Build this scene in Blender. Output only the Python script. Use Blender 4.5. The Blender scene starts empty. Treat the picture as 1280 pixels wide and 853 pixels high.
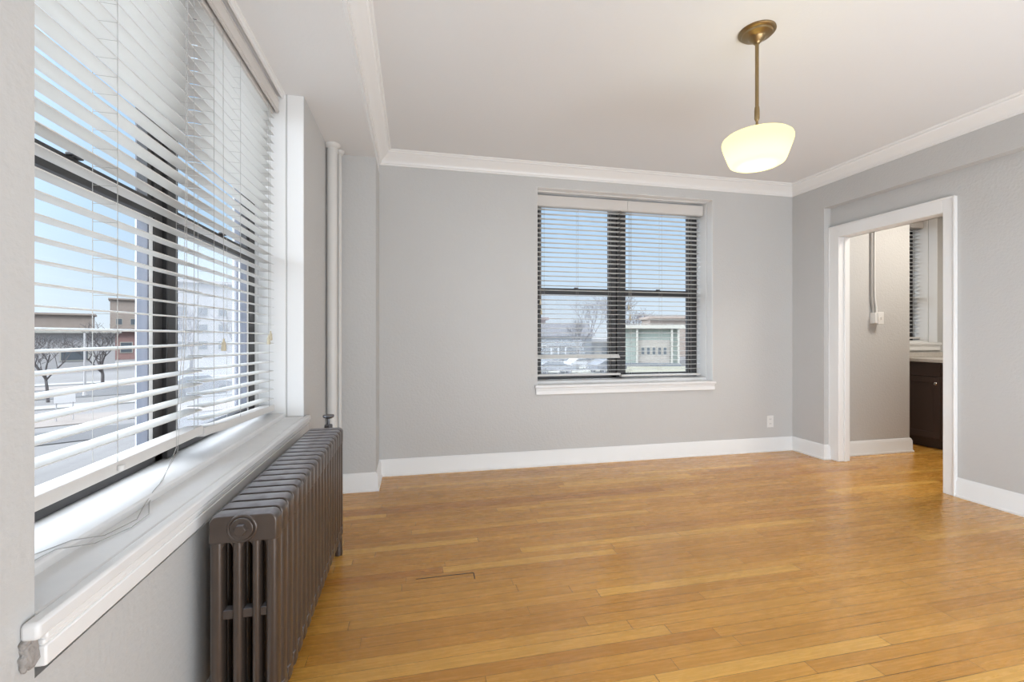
import bpy, bmesh, math, random
from mathutils import Vector, Matrix
random.seed(7)
C = bpy.context.scene.collection
sc = bpy.context.scene
PI = math.pi

# ------------------------------------------------------------------ camera
F_PX, YAW, CAM_Z = 560.0, 0.2149, 1.15
cd = bpy.data.cameras.new('camera'); cam = bpy.data.objects.new('camera', cd); C.objects.link(cam)
cam.location = (0, 0, CAM_Z); cam.rotation_euler = (PI/2, 0, -YAW)
cd.sensor_fit = 'HORIZONTAL'; cd.sensor_width = 36.0; cd.lens = 36.0*F_PX/1280.0
cd.shift_y = -(426.5-419.2)/1280.0
cd.clip_start = 0.02; cd.clip_end = 600
sc.camera = cam
# ------------------------------------------------------------------ exposure / view
sc.view_settings.view_transform = 'Standard'; sc.view_settings.look = 'None'
sc.view_settings.exposure = 0.03; sc.view_settings.gamma = 1.0
sc.view_settings.use_curve_mapping = False
# ------------------------------------------------------------------ sky
w = bpy.data.worlds.new('sky'); sc.world = w; w.use_nodes = True
nt = w.node_tree; nt.nodes.clear()
def N(nt, t, **kw):
    n = nt.nodes.new(t)
    for k, v in kw.items(): setattr(n, k, v)
    return n
tc = N(nt, 'ShaderNodeTexCoord'); sx = N(nt, 'ShaderNodeSeparateXYZ')
nt.links.new(tc.outputs['Generated'], sx.inputs[0])
rp = N(nt, 'ShaderNodeValToRGB'); nt.links.new(sx.outputs['Z'], rp.inputs[0])
els = [(0.0, (.84,.91,.98,1)), (.06, (.74,.86,.98,1)), (.20, (.56,.76,.98,1)), (.42, (.42,.65,.97,1)), (.60, (4.2,4.4,4.8,1)), (1.0, (5.2,5.4,5.8,1))]
cr = rp.color_ramp
cr.elements[0].position, cr.elements[0].color = els[0]
cr.elements[1].position, cr.elements[1].color = els[-1]
for p, c in els[1:-1]:
    e = cr.elements.new(p); e.color = c
# extra sky glow added out of view on the left to brighten the room
GLOW_DIR, GLOW, GLOW_POW = Vector((-.93, -.24, .30)).normalized(), 10.5, 4.0
dp = N(nt, 'ShaderNodeVectorMath', operation='DOT_PRODUCT'); dp.inputs[1].default_value = GLOW_DIR
nt.links.new(tc.outputs['Generated'], dp.inputs[0])
m0 = N(nt, 'ShaderNodeMath', operation='MAXIMUM'); m0.inputs[1].default_value = 0; nt.links.new(dp.outputs['Value'], m0.inputs[0])
m1 = N(nt, 'ShaderNodeMath', operation='POWER'); m1.inputs[1].default_value = GLOW_POW; nt.links.new(m0.outputs[0], m1.inputs[0])
m2 = N(nt, 'ShaderNodeMath', operation='MULTIPLY'); m2.inputs[1].default_value = GLOW; nt.links.new(m1.outputs[0], m2.inputs[0])
gc = N(nt, 'ShaderNodeVectorMath', operation='SCALE'); gc.inputs[0].default_value = (.93, .98, 1.05); nt.links.new(m2.outputs[0], gc.inputs['Scale'])
av = N(nt, 'ShaderNodeVectorMath', operation='ADD'); nt.links.new(rp.outputs[0], av.inputs[0]); nt.links.new(gc.outputs[0], av.inputs[1])
bg = N(nt, 'ShaderNodeBackground'); bg.inputs['Strength'].default_value = 1.0
nt.links.new(av.outputs[0], bg.inputs[0])
wo = N(nt, 'ShaderNodeOutputWorld'); nt.links.new(bg.outputs[0], wo.inputs[0])
# ------------------------------------------------------------------ sun and large lights
def light(name, kind, loc, energy, color=(1,1,1), size=None, size_y=None, aim=None, angle=None):
    d = bpy.data.lights.new(name, kind); d.energy = energy; d.color = color
    if kind == 'AREA':
        d.shape = 'RECTANGLE'; d.size = size; d.size_y = size_y or size
    elif kind == 'POINT': d.shadow_soft_size = size
    elif kind == 'SUN': d.angle = angle
    o = bpy.data.objects.new(name, d); C.objects.link(o); o.location = loc
    if aim is not None:
        o.rotation_euler = (Vector(aim)-Vector(loc)).to_track_quat('-Z', 'Y').to_euler()
    return o
light('sun', 'SUN', (6, -9, 12), 1.1, (1, .95, .86), angle=.03, aim=(0, 0, 0))
light('rear_fill_light', 'AREA', (1.6, -2.35, 1.5), 16, (.90, .955, 1), 3.6, 2.0, aim=(1.7, 3, 1.5))  # added fill behind the camera; the wall there has no window
light('ceiling_bounce_fill', 'AREA', (2.0, -.75, .5), 112, (.84, .92, 1), 3.2, 1.3, aim=(2.1, 2.5, 2.64))  # added fill aimed up so the ceiling spreads it over the room
light('kitchen_ceiling_light', 'AREA', (4.7, 2.6, 2.60), 30, (1, .93, .83), .5, .5, aim=(4.7, 2.6, 0))

# ------------------------------------------------------------------ mesh helpers
LOC = {}
class MB:
    def __init__(s): s.v = []; s.f = []
    def add(s, vs, fs):
        o = len(s.v); s.v += [tuple(v) for v in vs]; s.f += [tuple(i+o for i in f) for f in fs]; return s
    def box(s, x0, x1, y0, y1, z0, z1):
        return s.add([(x0,y0,z0),(x1,y0,z0),(x1,y1,z0),(x0,y1,z0),(x0,y0,z1),(x1,y0,z1),(x1,y1,z1),(x0,y1,z1)],
                     [(3,2,1,0),(4,5,6,7),(0,1,5,4),(1,2,6,5),(2,3,7,6),(3,0,4,7)])
    def obox(s, c, ax, ay, az):       # oriented box: centre and half axes
        c, ax, ay, az = map(Vector, (c, ax, ay, az)); vs = []
        for k in (-1, 1):
            for a, b in ((-1,-1),(1,-1),(1,1),(-1,1)): vs.append(c+ax*a+ay*b+az*k)
        return s.add(vs, [(3,2,1,0),(4,5,6,7),(0,1,5,4),(1,2,6,5),(2,3,7,6),(3,0,4,7)])
    def cone(s, p0, p1, r0, r1, n=16, caps=True, sx=1.0):
        p0, p1 = Vector(p0), Vector(p1); d = (p1-p0).normalized()
        a = Vector((0,0,1)) if abs(d.z) < .9 else Vector((1,0,0))
        u = d.cross(a).normalized(); v = d.cross(u)
        vs = [p0+(u*math.cos(2*PI*i/n)+v*math.sin(2*PI*i/n)*sx)*r0 for i in range(n)]
        vs += [p1+(u*math.cos(2*PI*i/n)+v*math.sin(2*PI*i/n)*sx)*r1 for i in range(n)]
        fs = [(i, n+i, n+(i+1) % n, (i+1) % n) for i in range(n)]
        if caps: fs += [tuple(range(n)), tuple(range(2*n-1, n-1, -1))]
        return s.add(vs, fs)
    def ecyl(s, cx, cy, z0, z1, rx, ry, n=14):
        sg = lambda q: math.copysign(abs(q)**.72, q)
        vs = [(cx+rx*sg(math.cos(2*PI*i/n)), cy+ry*sg(math.sin(2*PI*i/n)), z) for z in (z0, z1) for i in range(n)]
        return s.add(vs, [(i, (i+1) % n, n+(i+1) % n, n+i) for i in range(n)]+[tuple(range(n-1, -1, -1)), tuple(range(n, 2*n))])
    def tube(s, pts, r, n=8):
        pts = [Vector(p) for p in pts]; rings = []
        for i, p in enumerate(pts):
            d = (pts[min(i+1, len(pts)-1)]-pts[max(i-1, 0)]).normalized()
            a = Vector((0,0,1)) if abs(d.z) < .95 else Vector((1,0,0))
            u = d.cross(a).normalized(); v = d.cross(u)
            rings.append([p+(u*math.cos(2*PI*k/n)+v*math.sin(2*PI*k/n))*r for k in range(n)])
        vs = [q for R in rings for q in R]; fs = []
        for i in range(len(pts)-1):
            for k in range(n): fs.append((i*n+k, (i+1)*n+k, (i+1)*n+(k+1) % n, i*n+(k+1) % n))
        fs += [tuple(range(n)), tuple(range(len(vs)-1, len(vs)-n-1, -1))]
        return s.add(vs, fs)
    def lathe(s, prof, cx, cy, n=40, axis='Z', c3=0):
        vs = []
        for r, h in prof:
            for i in range(n):
                a = 2*PI*i/n
                if axis == 'Z': vs.append((cx+r*math.cos(a), cy+r*math.sin(a), h))
                else: vs.append((cx+r*math.cos(a), h, cy+r*math.sin(a)))
        fs = []
        for j in range(len(prof)-1):
            for i in range(n): fs.append((j*n+i, j*n+(i+1) % n, (j+1)*n+(i+1) % n, (j+1)*n+i))
        return s.add(vs, fs)
    def sweep(s, prof, path, side=1, closed_prof=True):
        # prof: (out, z) ; path: list of (x, y); out = to the left of travel * side; mitred corners
        P = [Vector(p) for p in path]; rings = []
        for i, p in enumerate(P):
            ns = []
            if i > 0: d = (P[i]-P[i-1]).normalized(); ns.append(Vector((-d.y, d.x))*side)
            if i < len(P)-1: d = (P[i+1]-P[i]).normalized(); ns.append(Vector((-d.y, d.x))*side)
            m = ns[0] if len(ns) == 1 else (ns[0]+ns[1])/(1+ns[0].dot(ns[1]))
            rings.append([(p.x+m.x*o, p.y+m.y*o, z) for o, z in prof])
        n = len(prof); vs = [q for R in rings for q in R]; fs = []
        for i in range(len(P)-1):
            for k in range(n): fs.append((i*n+k, (i+1)*n+k, (i+1)*n+(k+1) % n, i*n+(k+1) % n))
        fs += [tuple(range(n)), tuple(range(len(vs)-1, len(vs)-n-1, -1))]
        return s.add(vs, fs)
    def build(s, name, mat, parent=None, bevel=0, smooth=True, seg=2):
        off = LOC.get(parent.name, Vector()) if parent else Vector()
        me = bpy.data.meshes.new(name)
        me.from_pydata([tuple(Vector(v)-off) for v in s.v], [], s.f); me.update()
        bm = bmesh.new(); bm.from_mesh(me); bmesh.ops.recalc_face_normals(bm, faces=bm.faces[:]); bm.to_mesh(me); bm.free()
        if mat: me.materials.append(mat)
        if smooth:
            for p in me.polygons: p.use_smooth = True
            me.set_sharp_from_angle(angle=math.radians(38))
        o = bpy.data.objects.new(name, me); C.objects.link(o)
        if parent: o.parent = parent; LOC[o.name] = off
        else: LOC[o.name] = Vector()
        if bevel:
            b = o.modifiers.new('bevel', 'BEVEL'); b.width = bevel; b.segments = seg; b.limit_method = 'ANGLE'; b.angle_limit = math.radians(40)
        return o
def thing(name, loc, label, cat, group=None, kind=None):
    o = bpy.data.objects.new(name, None); C.objects.link(o); o.location = loc; LOC[o.name] = Vector(loc)
    return tag(o, label, cat, group, kind)
def tag(o, label, cat, group=None, kind=None):
    o['label'] = label; o['category'] = cat
    if group: o['group'] = group
    if kind: o['kind'] = kind
    return o

# ------------------------------------------------------------------ materials
def mat(name, col, rough=.6, metal=0, spec=.5, bump=None, coat=0, mottle=None):
    m = bpy.data.materials.new(name); m.use_nodes = True; t = m.node_tree
    b = t.nodes['Principled BSDF']
    b.inputs['Base Color'].default_value = (*col, 1); b.inputs['Roughness'].default_value = rough
    b.inputs['Metallic'].default_value = metal; b.inputs['Specular IOR Level'].default_value = spec
    b.inputs['Coat Weight'].default_value = coat
    tc = N(t, 'ShaderNodeTexCoord')
    if mottle:                      # (scale, other colour, contrast)
        nz = N(t, 'ShaderNodeTexNoise'); nz.inputs['Scale'].default_value = mottle[0]; nz.inputs['Detail'].default_value = 5
        t.links.new(tc.outputs['Object'], nz.inputs['Vector'])
        r = N(t, 'ShaderNodeValToRGB'); c = mottle[2]
        r.color_ramp.elements[0].position = .5-c; r.color_ramp.elements[1].position = .5+c
        r.color_ramp.elements[0].color = (*col, 1); r.color_ramp.elements[1].color = (*mottle[1], 1)
        t.links.new(nz.outputs['Fac'], r.inputs[0]); t.links.new(r.outputs[0], b.inputs['Base Color'])
    if bump:                        # (scale, strength, distance)
        nz = N(t, 'ShaderNodeTexNoise'); nz.inputs['Scale'].default_value = bump[0]; nz.inputs['Detail'].default_value = 4
        t.links.new(tc.outputs['Object'], nz.inputs['Vector'])
        bp = N(t, 'ShaderNodeBump'); bp.inputs['Strength'].default_value = bump[1]; bp.inputs['Distance'].default_value = bump[2]
        t.links.new(nz.outputs['Fac'], bp.inputs['Height']); t.links.new(bp.outputs[0], b.inputs['Normal'])
    return m
M = {}
M['wall'] = mat('grey_wall_paint', (.55, .545, .535), .55, bump=(60, .36, .006), mottle=(1.6, (.57, .565, .555), .3))
M['ceil'] = mat('ceiling_paint', (.78, .78, .78), .7, bump=(70, .15, .004))
M['trim'] = mat('white_trim_paint', (.84, .835, .825), .35, bump=(18, .08, .004))
M['sill'] = mat('worn_white_sill_paint', (.82, .815, .81), .38, bump=(25, .15, .004), mottle=(9, (.74, .735, .73), .35))
M['blind'] = mat('blind_slat_vinyl', (.69, .685, .66), .40)
M['rail'] = mat('blind_rail_vinyl', (.66, .63, .60), .45)
M['cord'] = mat('blind_cord', (.40, .39, .37), .8)
M['tassel'] = mat('aged_tassel_plastic', (.55, .49, .36), .4)
M['frame'] = mat('dark_bronze_window_frame', (.032, .030, .030), .45)
M['storm'] = mat('weathered_storm_frame', (0.168, 0.176, 0.210), .5)
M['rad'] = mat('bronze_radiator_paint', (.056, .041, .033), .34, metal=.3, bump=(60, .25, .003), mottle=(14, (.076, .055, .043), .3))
def dusty_sheen(m, dust_sheen):  # tints upward faces: grey dust, with the window highlight put into the colour
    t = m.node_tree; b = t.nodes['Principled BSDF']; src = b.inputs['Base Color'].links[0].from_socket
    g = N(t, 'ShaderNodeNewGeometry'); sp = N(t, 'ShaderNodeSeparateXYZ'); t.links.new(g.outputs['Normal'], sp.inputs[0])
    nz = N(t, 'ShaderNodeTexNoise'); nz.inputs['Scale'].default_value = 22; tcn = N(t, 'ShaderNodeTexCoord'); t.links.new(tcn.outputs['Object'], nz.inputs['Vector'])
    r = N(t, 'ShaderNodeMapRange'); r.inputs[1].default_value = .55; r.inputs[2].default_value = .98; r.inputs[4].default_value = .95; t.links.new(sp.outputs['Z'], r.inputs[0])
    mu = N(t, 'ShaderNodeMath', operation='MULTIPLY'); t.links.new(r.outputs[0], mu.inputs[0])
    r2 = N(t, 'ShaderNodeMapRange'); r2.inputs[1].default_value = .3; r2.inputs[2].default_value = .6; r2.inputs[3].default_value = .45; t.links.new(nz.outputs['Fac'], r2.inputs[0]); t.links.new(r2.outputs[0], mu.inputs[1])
    mx = N(t, 'ShaderNodeMix', data_type='RGBA'); t.links.new(mu.outputs[0], mx.inputs['Factor']); t.links.new(src, mx.inputs['A']); mx.inputs['B'].default_value = (*dust_sheen, 1)
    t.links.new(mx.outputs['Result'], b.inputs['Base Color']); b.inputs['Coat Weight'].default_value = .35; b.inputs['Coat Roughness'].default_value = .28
dusty_sheen(M['rad'], (.30, .30, .335))
M['steel'] = mat('dull_steel', (.16, .16, .17), .4, metal=.8)
M['brass'] = mat('antique_brass', (.30, .215, .11), .33, metal=.9)
M['plastic'] = mat('white_plastic', (.80, .79, .77), .35)
M['slot'] = mat('dark_slot', (.03, .03, .03), .6)
M['cab'] = mat('espresso_cabinet_wood', (.058, .036, .028), .36, bump=(30, .1, .003))
M['counter'] = mat('pale_counter_laminate', (.62, .58, .53), .35, mottle=(30, (.55, .51, .46), .2))
M['chrome'] = mat('satin_nickel', (.75, .73, .70), .25, metal=1)
M['conduit'] = mat('grey_conduit', (.42, .41, .40), .5)
M['putty'] = mat('broken_plaster', (.36, .335, .315), .9, bump=(40, .8, .02))

def glass_mat(name, tint, gloss):
    m = bpy.data.materials.new(name); m.use_nodes = True; t = m.node_tree; t.nodes.clear()
    o = N(t, 'ShaderNodeOutputMaterial'); mx = N(t, 'ShaderNodeMixShader'); mx.inputs[0].default_value = gloss
    a = N(t, 'ShaderNodeBsdfTransparent'); a.inputs[0].default_value = (*tint, 1)
    g = N(t, 'ShaderNodeBsdfGlossy'); g.inputs['Roughness'].default_value = .03
    t.links.new(a.outputs[0], mx.inputs[1]); t.links.new(g.outputs[0], mx.inputs[2]); t.links.new(mx.outputs[0], o.inputs[0])
    return m
M['glass'] = glass_mat('window_glass', (.95, .97, .98), .018)
def screen_mat():
    m = bpy.data.materials.new('insect_screen_mesh'); m.use_nodes = True; t = m.node_tree; t.nodes.clear()
    o = N(t, 'ShaderNodeOutputMaterial'); mx = N(t, 'ShaderNodeMixShader'); mx.inputs[0].default_value = .18
    a = N(t, 'ShaderNodeBsdfTransparent'); d = N(t, 'ShaderNodeBsdfDiffuse'); d.inputs[0].default_value = (.66, .67, .70, 1)
    tr = N(t, 'ShaderNodeBsdfTranslucent'); tr.inputs[0].default_value = (.66, .67, .70, 1)
    m2 = N(t, 'ShaderNodeMixShader'); m2.inputs[0].default_value = .5
    t.links.new(d.outputs[0], m2.inputs[1]); t.links.new(tr.outputs[0], m2.inputs[2])
    t.links.new(a.outputs[0], mx.inputs[1]); t.links.new(m2.outputs[0], mx.inputs[2]); t.links.new(mx.outputs[0], o.inputs[0])
    return m
M['screen'] = screen_mat()
def shade_mat():
    m = bpy.data.materials.new('opal_glass_lit'); m.use_nodes = True; t = m.node_tree; t.nodes.clear()
    o = N(t, 'ShaderNodeOutputMaterial'); ad = N(t, 'ShaderNodeAddShader')
    e = N(t, 'ShaderNodeEmission'); e.inputs[0].default_value = (1, .94, .44, 1); e.inputs[1].default_value = .56
    tr = N(t, 'ShaderNodeBsdfTranslucent'); tr.inputs[0].default_value = (.46, .42, .26, 1)
    t.links.new(e.outputs[0], ad.inputs[0]); t.links.new(tr.outputs[0], ad.inputs[1]); t.links.new(ad.outputs[0], o.inputs[0])
    return m
M['shade'] = shade_mat()

def floor_mat():
    m = bpy.data.materials.new('oak_strip_floor'); m.use_nodes = True; t = m.node_tree; L = t.links.new
    b = t.nodes['Principled BSDF']
    tc = N(t, 'ShaderNodeTexCoord'); s = N(t, 'ShaderNodeSeparateXYZ'); L(tc.outputs['Object'], s.inputs[0])
    def ma(op, a, b_=None, c=None):
        n = N(t, 'ShaderNodeMath', operation=op)
        for i, v in enumerate((a, b_, c)):
            if v is None: continue
            if isinstance(v, (int, float)): n.inputs[i].default_value = v
            else: L(v, n.inputs[i])
        return n.outputs[0]
    W = .0575
    yr = ma('DIVIDE', s.outputs['Y'], W); row = ma('FLOOR', yr); fy = ma('FRACT', yr)
    wn = N(t, 'ShaderNodeTexWhiteNoise', noise_dimensions='1D'); L(row, wn.inputs['W'])
    wn2 = N(t, 'ShaderNodeTexWhiteNoise', noise_dimensions='1D'); L(ma('ADD', row, 311.7), wn2.inputs['W'])
    ln = ma('MULTIPLY_ADD', wn2.outputs['Value'], .8, .75)
    xs = ma('DIVIDE', ma('ADD', s.outputs['X'], ma('MULTIPLY_ADD', wn.outputs['Value'], 7.0, 20.0)), ln)
    bid = ma('FLOOR', xs); fx = ma('FRACT', xs)
    cv = N(t, 'ShaderNodeCombineXYZ'); L(row, cv.inputs[0]); L(bid, cv.inputs[1])
    wb = N(t, 'ShaderNodeTexWhiteNoise', noise_dimensions='2D'); L(cv.outputs[0], wb.inputs['Vector'])
    # board tone
    r = N(t, 'ShaderNodeValToRGB'); L(wb.outputs['Value'], r.inputs[0])
    e = r.color_ramp.elements
    e[0].position = 0; e[0].color = (0.484, 0.200, 0.033, 1); e[1].position = 1; e[1].color = (0.770, 0.420, 0.092, 1)
    for p, c in ((.12, (0.567, 0.262, 0.045, 1)), (.5, (0.616, 0.295, 0.053, 1)), (.88, (0.660, 0.325, 0.061, 1))):
        q = r.color_ramp.elements.new(p); q.color = c
    # grain
    gv = N(t, 'ShaderNodeCombineXYZ'); L(ma('MULTIPLY', s.outputs['X'], 2.2), gv.inputs[0]); L(ma('MULTIPLY', s.outputs['Y'], 46.0), gv.inputs[1]); L(ma('MULTIPLY', wb.outputs['Value'], 37.0), gv.inputs[2])
    gn = N(t, 'ShaderNodeTexNoise'); gn.inputs['Scale'].default_value = 2.2; gn.inputs['Detail'].default_value = 6; gn.inputs['Roughness'].default_value = .65; gn.inputs['Distortion'].default_value = .6
    L(gv.outputs[0], gn.inputs['Vector'])
    gr = N(t, 'ShaderNodeMapRange'); L(gn.outputs['Fac'], gr.inputs[0]); gr.inputs[1].default_value = .3; gr.inputs[2].default_value = .7; gr.inputs[3].default_value = .88; gr.inputs[4].default_value = 1.09
    # broad worn patches
    pn = N(t, 'ShaderNodeTexNoise'); pn.inputs['Scale'].default_value = 1.7; pn.inputs['Detail'].default_value = 4; L(tc.outputs['Object'], pn.inputs['Vector'])
    pr = N(t, 'ShaderNodeMapRange'); L(pn.outputs['Fac'], pr.inputs[0]); pr.inputs[1].default_value = .35; pr.inputs[2].default_value = .68; pr.inputs[3].default_value = .93; pr.inputs[4].default_value = 1.06
    # dark wear spots
    dn = N(t, 'ShaderNodeTexNoise'); dn.inputs['Scale'].default_value = 6.5; dn.inputs['Detail'].default_value = 3; L(tc.outputs['Object'], dn.inputs['Vector'])
    dr = N(t, 'ShaderNodeMapRange'); L(dn.outputs['Fac'], dr.inputs[0]); dr.inputs[1].default_value = .68; dr.inputs[2].default_value = .80; dr.inputs[3].default_value = 1.0; dr.inputs[4].default_value = .78
    k = ma('MULTIPLY', ma('MULTIPLY', gr.outputs[0], pr.outputs[0]), dr.outputs[0])
    # seams: thin everywhere, some open
    ey = ma('MULTIPLY', ma('MINIMUM', fy, ma('SUBTRACT', 1.0, fy)), W)
    ex = ma('MULTIPLY', ma('MINIMUM', fx, ma('SUBTRACT', 1.0, fx)), ln)
    wr = N(t, 'ShaderNodeTexNoise'); wr.inputs['Scale'].default_value = 1.3; L(tc.outputs['Object'], wr.inputs['Vector'])
    wgap = ma('MULTIPLY_ADD', ma('POWER', wr.outputs['Fac'], 3.0), .0030, .0004)
    sy_ = N(t, 'ShaderNodeMapRange'); L(ma('DIVIDE', ey, wgap), sy_.inputs[0]); sy_.inputs[1].default_value = .6; sy_.inputs[2].default_value = 1.5; sy_.inputs[3].default_value = .26; sy_.inputs[4].default_value = 1
    sx_ = N(t, 'ShaderNodeMapRange'); L(ma('DIVIDE', ex, ma('MULTIPLY_ADD', wb.outputs['Value'], .0012, .0006)), sx_.inputs[0]); sx_.inputs[1].default_value = .6; sx_.inputs[2].default_value = 1.5; sx_.inputs[3].default_value = .40; sx_.inputs[4].default_value = 1
    seam = ma('MULTIPLY', sy_.outputs[0], sx_.outputs[0])
    k2 = ma('MULTIPLY', k, seam)
    mx = N(t, 'ShaderNodeVectorMath', operation='SCALE'); L(r.outputs[0], mx.inputs[0]); L(k2, mx.inputs['Scale'])
    L(mx.outputs[0], b.inputs['Base Color'])
    rg = N(t, 'ShaderNodeMapRange'); L(gn.outputs['Fac'], rg.inputs[0]); rg.inputs[3].default_value = .20; rg.inputs[4].default_value = .34
    L(rg.outputs[0], b.inputs['Roughness'])
    b.inputs['Specular IOR Level'].default_value = .5; b.inputs['Coat Weight'].default_value = .2; b.inputs['Coat Roughness'].default_value = .18
    bp = N(t, 'ShaderNodeBump'); bp.inputs['Strength'].default_value = .25; bp.inputs['Distance'].default_value = .002
    L(ma('MULTIPLY_ADD', gn.outputs['Fac'], .25, seam), bp.inputs['Height']); L(bp.outputs[0], b.inputs['Normal'])
    return m
M['floor'] = floor_mat()

# ------------------------------------------------------------------ room measures
XL, XO = -.594, -.95            # left wall: room face, outer face
YL0, YL1 = .864, 2.658          # left window opening
XC, YC = -.278, 3.459           # corner column face (x) and front (y)
YB, YBO = 3.795, 4.12           # back wall
XR, XR2, XR3 = 3.71, 3.786, 3.87
ZC, ZS, ZH = 2.64, 2.467, 2.327 # ceiling, soffit, recess head
YF = -2.6                       # wall behind the camera
BX0, BX1 = 1.056, 2.804         # back window opening
KX0, KX1 = 4.86, 5.592          # kitchen window opening
KXR = 5.75
def struct(mb, name, m, label, cat, parent=None, bevel=0):
    o = mb.build(name, m, parent, bevel)
    if not parent: tag(o, label, cat, kind='structure')
    return o
struct(MB().box(XO, KXR+.2, YF-.2, YBO, -.12, 0), 'floor', M['floor'], 'honey oak strip floor', 'floor')
b = MB(); b.box(XC, KXR+.2, YF-.2, YBO, ZC, ZC+.25); b.box(XO, XC, YF-.2, YBO, ZS, ZC+.25)
struct(b, 'ceiling', M['ceil'], 'white ceiling with dropped soffit along the left window wall', 'ceiling')
b = MB(); b.box(XO, XL, YF-.2, YL0, 0, ZS); b.box(XO, XL, YL1, YBO, 0, ZS); b.box(XO, XL, YL0, YL1, 0, .60)
struct(b, 'wall_left', M['wall'], 'grey plaster wall around the big left window', 'wall')
b = MB(); b.box(XL, XC, YC, YBO, 0, ZS)
struct(b, 'wall_corner', M['wall'], 'shallow grey column in the back left corner', 'wall')
b = MB(); zt, z0 = 2.452, .70
b.box(XC, BX0, YB, YBO, 0, ZC); b.box(BX1, KX0, YB, YBO, 0, ZC); b.box(BX0, BX1, YB, YBO, 0, z0); b.box(BX0, BX1, YB, YBO, zt, ZC)
b.box(KX1, KXR+.2, YB, YBO, 0, ZC); b.box(KX0, KX1, YB, YBO, 0, 1.05); b.box(KX0, KX1, YB, YBO, zt, ZC)
struct(b, 'wall_back', M['wall'], 'grey back wall with the double window', 'wall')
DY0, DY1, DZ = 2.505, 3.353, 2.055
b = MB()
b.box(XR, XR3, 3.439, YB, 0, ZC); b.box(XR, XR3, YF, 3.439, ZH, ZC)
b.box(XR2, XR3, YF, DY0, 0, ZH); b.box(XR2, XR3, DY1, 3.439, 0, ZH); b.box(XR2, XR3, DY0, DY1, DZ, ZH)
struct(b, 'wall_right', M['wall'], 'grey right wall with a shallow recess and the kitchen doorway', 'wall')
b = MB(); b.box(XO, KXR+.2, YF-.2, YF, 0, ZC)
struct(b, 'wall_front', M['wall'], 'grey wall behind the camera', 'wall')
b = MB(); b.box(XR3, 4.783, 3.488, YB, 0, ZC)
struct(b, 'wall_kitchen_corner', M['wall'], 'grey wall stub seen through the doorway', 'wall')
b = MB(); b.box(KXR, KXR+.2, YF, YB, 0, ZC)
struct(b, 'wall_kitchen_side', M['wall'], 'far kitchen side wall', 'wall')

# baseboards
BP = [(0,0),(.026,0),(.026,.012),(.018,.022),(.016,.112),(.012,.118),(.010,.128),(.004,.136),(0,.136)]
def baseboard(path, name, label, side=1):
    o = MB().sweep(BP, path, side).build(name, M['trim']); return tag(o, label, 'baseboard', kind='structure')
baseboard([(XL, YC), (XC, YC), (XC, YB), (XR, YB), (XR, 3.439), (XR2, 3.439)], 'baseboard_back', 'white baseboard along the back wall and corner column', -1)
baseboard([(XR2, 2.443), (XR2, YF)], 'baseboard_right', 'white baseboard right of the doorway', -1)
baseboard([(XR3, 3.488), (4.783, 3.488), (4.783, YB)], 'baseboard_kitchen', 'white baseboard beyond the doorway', -1)
baseboard([(XL, YF), (XL, YC)], 'baseboard_left', 'white baseboard behind the radiator', -1)
# crown moulding
CP = [(0,2.537),(.008,2.537),(.010,2.548),(.016,2.552),(.018,2.560),(.026,2.572),(.040,2.586),(.058,2.600),(.070,2.612),(.074,2.618),(.080,2.620),(.082,2.630),(.092,2.632),(.098,2.6405),(0,2.6405)]
o = MB().sweep(CP, [(XC, YF), (XC, YB), (XR, YB), (XR, YF)], -1).build('trim_1', M['trim'])
tag(o, 'white stepped crown moulding around the ceiling', 'crown moulding', kind='structure')

b = MB(); b.box(.008, .281, 2.155, 2.160, -.001, .0006); b.box(.278, .282, 2.1015, 2.158, -.001, .0006)
tag(b.build('trim_4', M['slot'], smooth=False), 'dark open gap between two floor boards near the radiator', 'floor gap', kind='structure')
# door casing
door = thing('door_1', (XR2, 2.9, 0), 'white cased doorway into the kitchen', 'doorway', kind='structure')
cx0, cx1 = XR2-.024, XR2
yi0, yi1, zi = 2.520, 3.341, 2.043
b = MB(); b.box(cx0, cx1, 2.443, yi0, 0, zi+.103); b.box(cx0, cx1, yi1, 3.439, 0, zi+.103); b.box(cx0, cx1, yi0, yi1, zi, zi+.103)
b.box(cx0-.006, cx0, 2.443, 2.455, 0, zi+.106); b.box(cx0-.006, cx0, 3.427, 3.439, 0, zi+.106); b.box(cx0-.006, cx0, 2.455, 3.427, zi+.092, zi+.106)
b.build('door_casing', M['trim'], door, bevel=.004)
b = MB(); b.box(cx1-.002, XR3+.02, yi1, yi1+.014, 0, zi); b.box(cx1-.002, XR3+.02, yi0-.014, yi0, 0, zi); b.box(cx1-.002, XR3+.02, yi0-.014, yi1+.014, zi, zi+.014)
b.box(XR3-.05, XR3-.02, yi1-.012, yi1, 0, zi)
b.build('door_jamb', M['trim'], door, bevel=.003)
b = MB(); b.box(XR3, XR3+.022, 2.43, yi0, 0, zi+.1); b.box(XR3, XR3+.022, yi0, yi1, zi, zi+.1)
b.build('door_casing', M['trim'], door, bevel=.004)

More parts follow.
